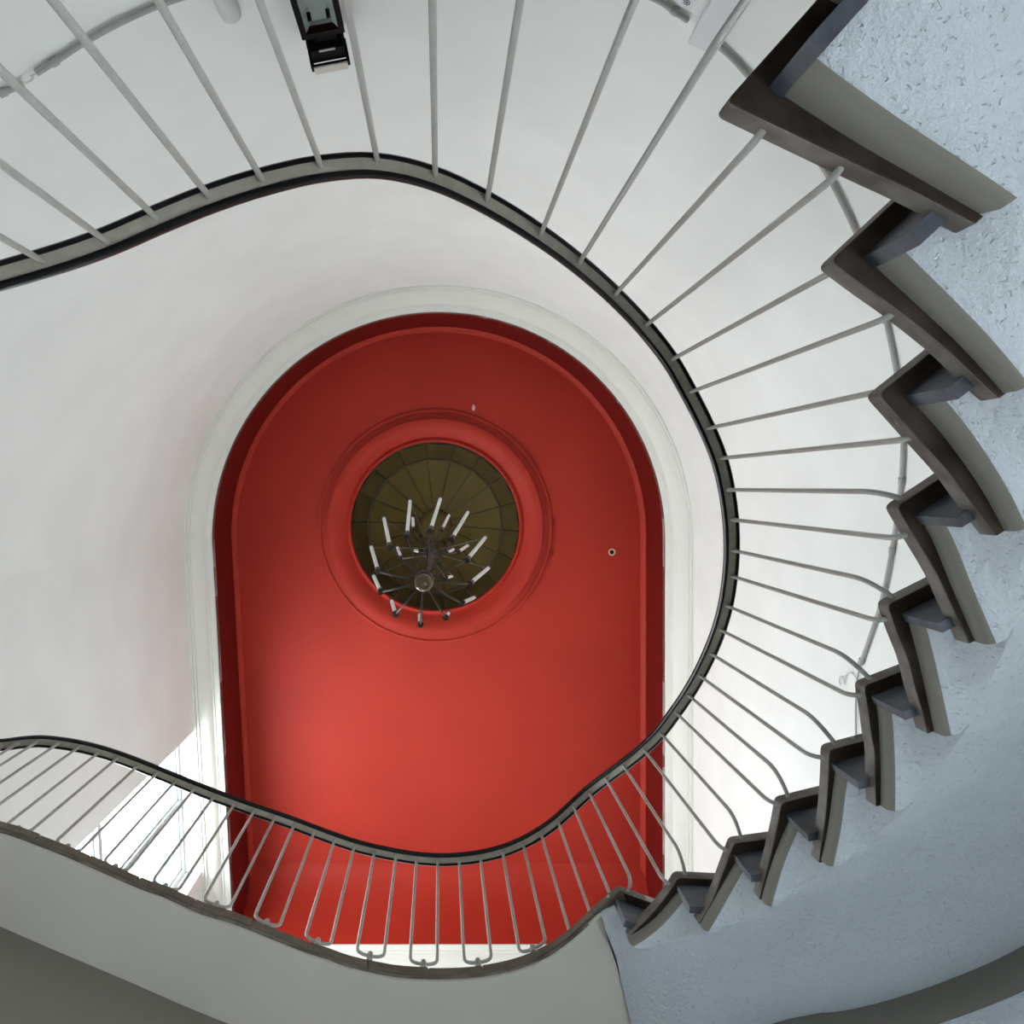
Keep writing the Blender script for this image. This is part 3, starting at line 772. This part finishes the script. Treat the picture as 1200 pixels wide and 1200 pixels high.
for c, t in CUPS: candle(c, t, 4.0, 4.62, hb, hub2 + Vector((0, 0, .05)), .0092)
for c, t in (((430,398),(425,314)),((653,402),(708,292)),((335,622),(305,545)),((782,578),(853,527)),((690,584),(742,560)),((484,574),(442,568)),((685,780),(730,768))):
    candle(c, t, 5.15, 5.55, hub2 - Vector((0, 0, .05)), hub2 + Vector((0, 0, .35)), .009)
adopt(ch)

# ---------------------------------------------------------------- conduit and small fittings on the curved wall
con = thing('cable_conduit', 'grey painted cable conduit running up the curved white wall behind the balusters', 'conduit', tuple(wall_pt(1057, 520, .02)))
def run(pxs, r=.011, sub=6):
    return catmull([wall_pt(x, y, .016) for x, y in pxs], sub)
left = [(-60,128),(-20,116),(10,106),(27,98)]
mid1 = [(42,86),(65,72),(100,49),(140,27),(185,7),(230,-8),(300,-27),(380,-42),(470,-52),(560,-55),(650,-42),(720,-20),(770,0),(790,13),(806,24)]
right = [(838,50),(860,70),(880,92),(905,120),(930,150),(955,183),(975,214),(1000,265),(1018,310),(1032,350),(1043,398),(1051,440),(1056,482),(1058,520),(1056,563),(1051,605),(1045,645),(1034,700),(1021,742),(1009,776)]
for seg_ in (left, mid1, right):
    m = MB(); m.tube(run(seg_), .0105, 8); m.build('pipe', M['conduit'], con, smooth=50)
m = MB(); m.tube(catmull([wall_pt(x, y, .022) for x, y in ((26,98),(32,97),(38,93),(39,89),(36,90),(43,86))], 5), .0035, 6); m.build('wire_loop', M['grey'], con)
m = MB(); m.tube(catmull([wall_pt(x, y, .012) for x, y in ((1009,776),(1005,795),(1003,820),(1003,860),(1004,900))], 5), .005, 6); m.build('cable', M['conduit'], con)
for x, y, x2, y2 in ((60,75,68,70),(0,110,7,107),(1056.5,560,1056,567),(1045.6,642,1044.6,648),(1010,772,1008.5,778),(788,11,793,15),(1037,372,1038.6,378)):
    m = MB(); m.tube([wall_pt(x, y, .016), wall_pt(x2, y2, .016)], .0145, 10); m.build('coupling', M['conduit'], con, smooth=40)
adopt(con)

def frame_at(px, py, inset=0.0):
    p = wall_pt(px, py, inset); r = Vector((p.x - CX, p.y - CY, 0)).normalized() if p.y < CY else Vector((1, 0, 0))
    n = -r; t = Vector((-n.y, n.x, 0)); return p, t, n
Z = Vector((0, 0, 1))
# floodlight
p0, t0, n0 = frame_at(383, 48)
fl = thing('floodlight', 'black floodlight pair bracketed to the curved white wall above the handrail', 'floodlight', tuple(p0))
if t0.x < 0: t0 = -t0
base = p0.copy()
Hc = base.z
FW = .078
zf0, zf1 = Hc - .62, Hc - .265
off = .10
def at(t, n, z): return base + t0 * t + n0 * n + Vector((0, 0, z - Hc))
m = MB()
g = .021
for (ta, tb, za, zb) in ((-FW, -FW + g, zf0, zf1), (FW - g, FW, zf0, zf1), (-FW + g, FW - g, zf0, zf0 + g * 1.6), (-FW + g, FW - g, zf1 - g * 1.6, zf1)):
    m.box(at((ta + tb) / 2, off, (za + zb) / 2), t0 * (tb - ta) / 2, n0 * .018, Z * (zb - za) / 2)
m.build('lamp_frame', M['black'], fl)
m = MB(); m.box(at(0, off - .049, (zf0 + zf1) / 2), t0 * (FW - .006), n0 * .021, Z * (zf1 - zf0 - .012) / 2); m.build('housing', M['black'], fl)
m = MB()
q = [at(-FW + g, off + .012, zf0 + .02), at(FW - g, off + .012, zf0 + .02), at(FW - g, off + .012, zf1 - .02), at(-FW + g, off + .012, zf1 - .02)]
q2 = [at(-FW * .42, off - .02, zf0 + .03), at(FW * .42, off - .02, zf0 + .03), at(FW * .42, off - .02, zf1 - .04), at(-FW * .42, off - .02, zf1 - .04)]
m.add(q + q2, [(4, 5, 6, 7), (0, 1, 5, 4), (1, 2, 6, 5), (2, 3, 7, 6), (3, 0, 4, 7)]); m.build('reflector', M['reflector'], fl)
for s in (-1, 1):
    m = MB(); m.box(at(s * .033, off + .004, zf1 - .12), t0 * .007, n0 * .014, Z * .006); m.build('lamp_holder', M['black'], fl)
m = MB(); m.box(at(0, off + .015, (zf0 + zf1) / 2), t0 * (FW - g), n0 * .002, Z * ((zf1 - zf0) / 2 - .02)); m.build('lamp_glass', M['lampglass'], fl)
m = MB(); m.box(at(.005, off - .02, zf1 + .035), t0 * .04, n0 * .02, Z * .045); m.box(at(0, .035, zf1 + .02), t0 * .025, n0 * .04, Z * .02); m.build('bracket', M['black'], fl)
for s in (-1, 1):
    m = MB(); m.tube([at(s * .066, off, zf1 - .01), at(s * .066, off, zf1 + .11)], .0022, 6); m.build('stay', M['black'], fl)
zu0, zu1 = zf1 + .075, zf1 + .165
m = MB(); m.box(at(0, off - .03, (zu0 + zu1) / 2), t0 * .062, n0 * .055, Z * (zu1 - zu0) / 2)
m.box(at(0, off - .02, zu0 + .012), t0 * .071, n0 * .03, Z * .014)
m.build('upper_housing', M['black'], fl)
m = MB(); m.box(at(.0, off + .0265, zu0 + .004), t0 * .03, n0 * .003, Z * .004); m.build('label_plate', M['reflector'], fl)
m = MB()
for (ta, tb, na_, nb_) in ((-.074, .074, .02, .034), (-.074, .074, .096, .104), (-.074, -.062, .034, .096), (.062, .074, .034, .096)):
    a_, b_ = (off - .06 + na_), (off - .06 + nb_)
    m.box(at((ta + tb) / 2, (a_ + b_) / 2, zu1 + .006 + .0), t0 * (tb - ta) / 2, n0 * (b_ - a_) / 2, Z * .020)
m.build('lens_frame', M['black'], fl)
m = MB(); m.box(at(0, off + .046, zu1 + .016), t0 * .064, n0 * .003, Z * .026); m.build('lens', M['lens'], fl)
adopt(fl)
# junction box
pj, tj, nj = frame_at(829, 40)
if tj.x < 0: tj = -tj
jb = thing('junction_box', 'pale wall box interrupting the cable conduit beside the topmost step', 'junction box', tuple(pj))
m = MB(); m.box(pj + nj * .03 - Z * .17 + tj * .002, tj * .052, nj * .03, Z * .17)
o = m.build('box_body', M['boxpaint'], jb); bv = o.modifiers.new('bevel', 'BEVEL'); bv.width = .006; bv.segments = 2
pe = wall_pt(805, 3, .012)
m = MB()
ring = [pe + nj * .0 + tj * .0105 * math.cos(a) + Z * .0125 * math.sin(a) for a in [2 * PI * i / 24 for i in range(25)]]
m.tube(ring, .0011, 5); m.tube([pe - tj * .0075, pe + tj * .0075], .0011, 5); m.tube([pe - Z * .009, pe + Z * .009], .0011, 5)
m.build('earth_symbol', M['ink'], jb)
m = MB(); m.box(pe - nj * .009 - Z * .03 - tj * .004, tj * .027, nj * .007, Z * .065); m.build('side_plate', M['boxpaint'], jb)
adopt(jb)
# rounded fitting at the top edge of the picture
pw, tw, nw = frame_at(270, 12)
if tw.x < 0: tw = -tw
wf = thing('wall_fitting', 'small pale grey rounded fitting on the wall left of the black floodlight', 'wall fitting', tuple(pw))
m = MB(); c = pw + nw * .03 - Z * .045
m.lathe(c, [(.030, -.13), (.036, -.12), (.037, 0), (.033, .022), (.02, .038), (.002, .044)], 24, True, True); m.build('shade', M['grey'], wf, smooth=50)
m = MB(); m.box(pw + nw * .004 - Z * .09, tw * .028, nw * .004, Z * .06); m.build('back_plate', M['grey'], wf)
adopt(wf)
# wire end on the right-hand wall
lwr = MB(); lwr.tube(catmull([wall_pt(x, y, .008) for x, y in ((1004,796),(999,789),(994,789),(991,793),(990,802),(988,794),(985,793),(983.5,798),(985,803))], 5), .0035, 6)
o = lwr.build('loose_wire', M['grey'], smooth=50); o['label'] = 'thin loose wire end curling on the white wall beside the conduit'; o['category'] = 'wire'
# ceiling anchor hole and paint chip
ca = thing('ceiling_anchor', 'small round anchor hole in the red ceiling right of the dome', 'anchor', tuple(pt(717, 647, HC)))
c = pt(717, 647, HC)
m = MB(); m.lathe(c, [(.020, .0), (.034, -.001), (.036, -.006), (.026, -.008), (.020, -.004)], 20); m.build('anchor_ring', M['chip'], ca, smooth=50)
m = MB(); m.lathe(c, [(.024, -.003), (.001, -.002)], 20); m.build('anchor_hole', M['black'], ca)
adopt(ca)
c = pt(555, 478, HC); m = MB()
import random
random.seed(4)
poly = [(c.x + (.018 + .014 * random.random()) * math.cos(a) * .7, c.y + (.022 + .014 * random.random()) * math.sin(a)) for a in [2 * PI * i / 11 for i in range(11)]]
m.prism(poly, c.z - .004, c.z + .002); m.build('paint_chip', M['chip'], ceil)
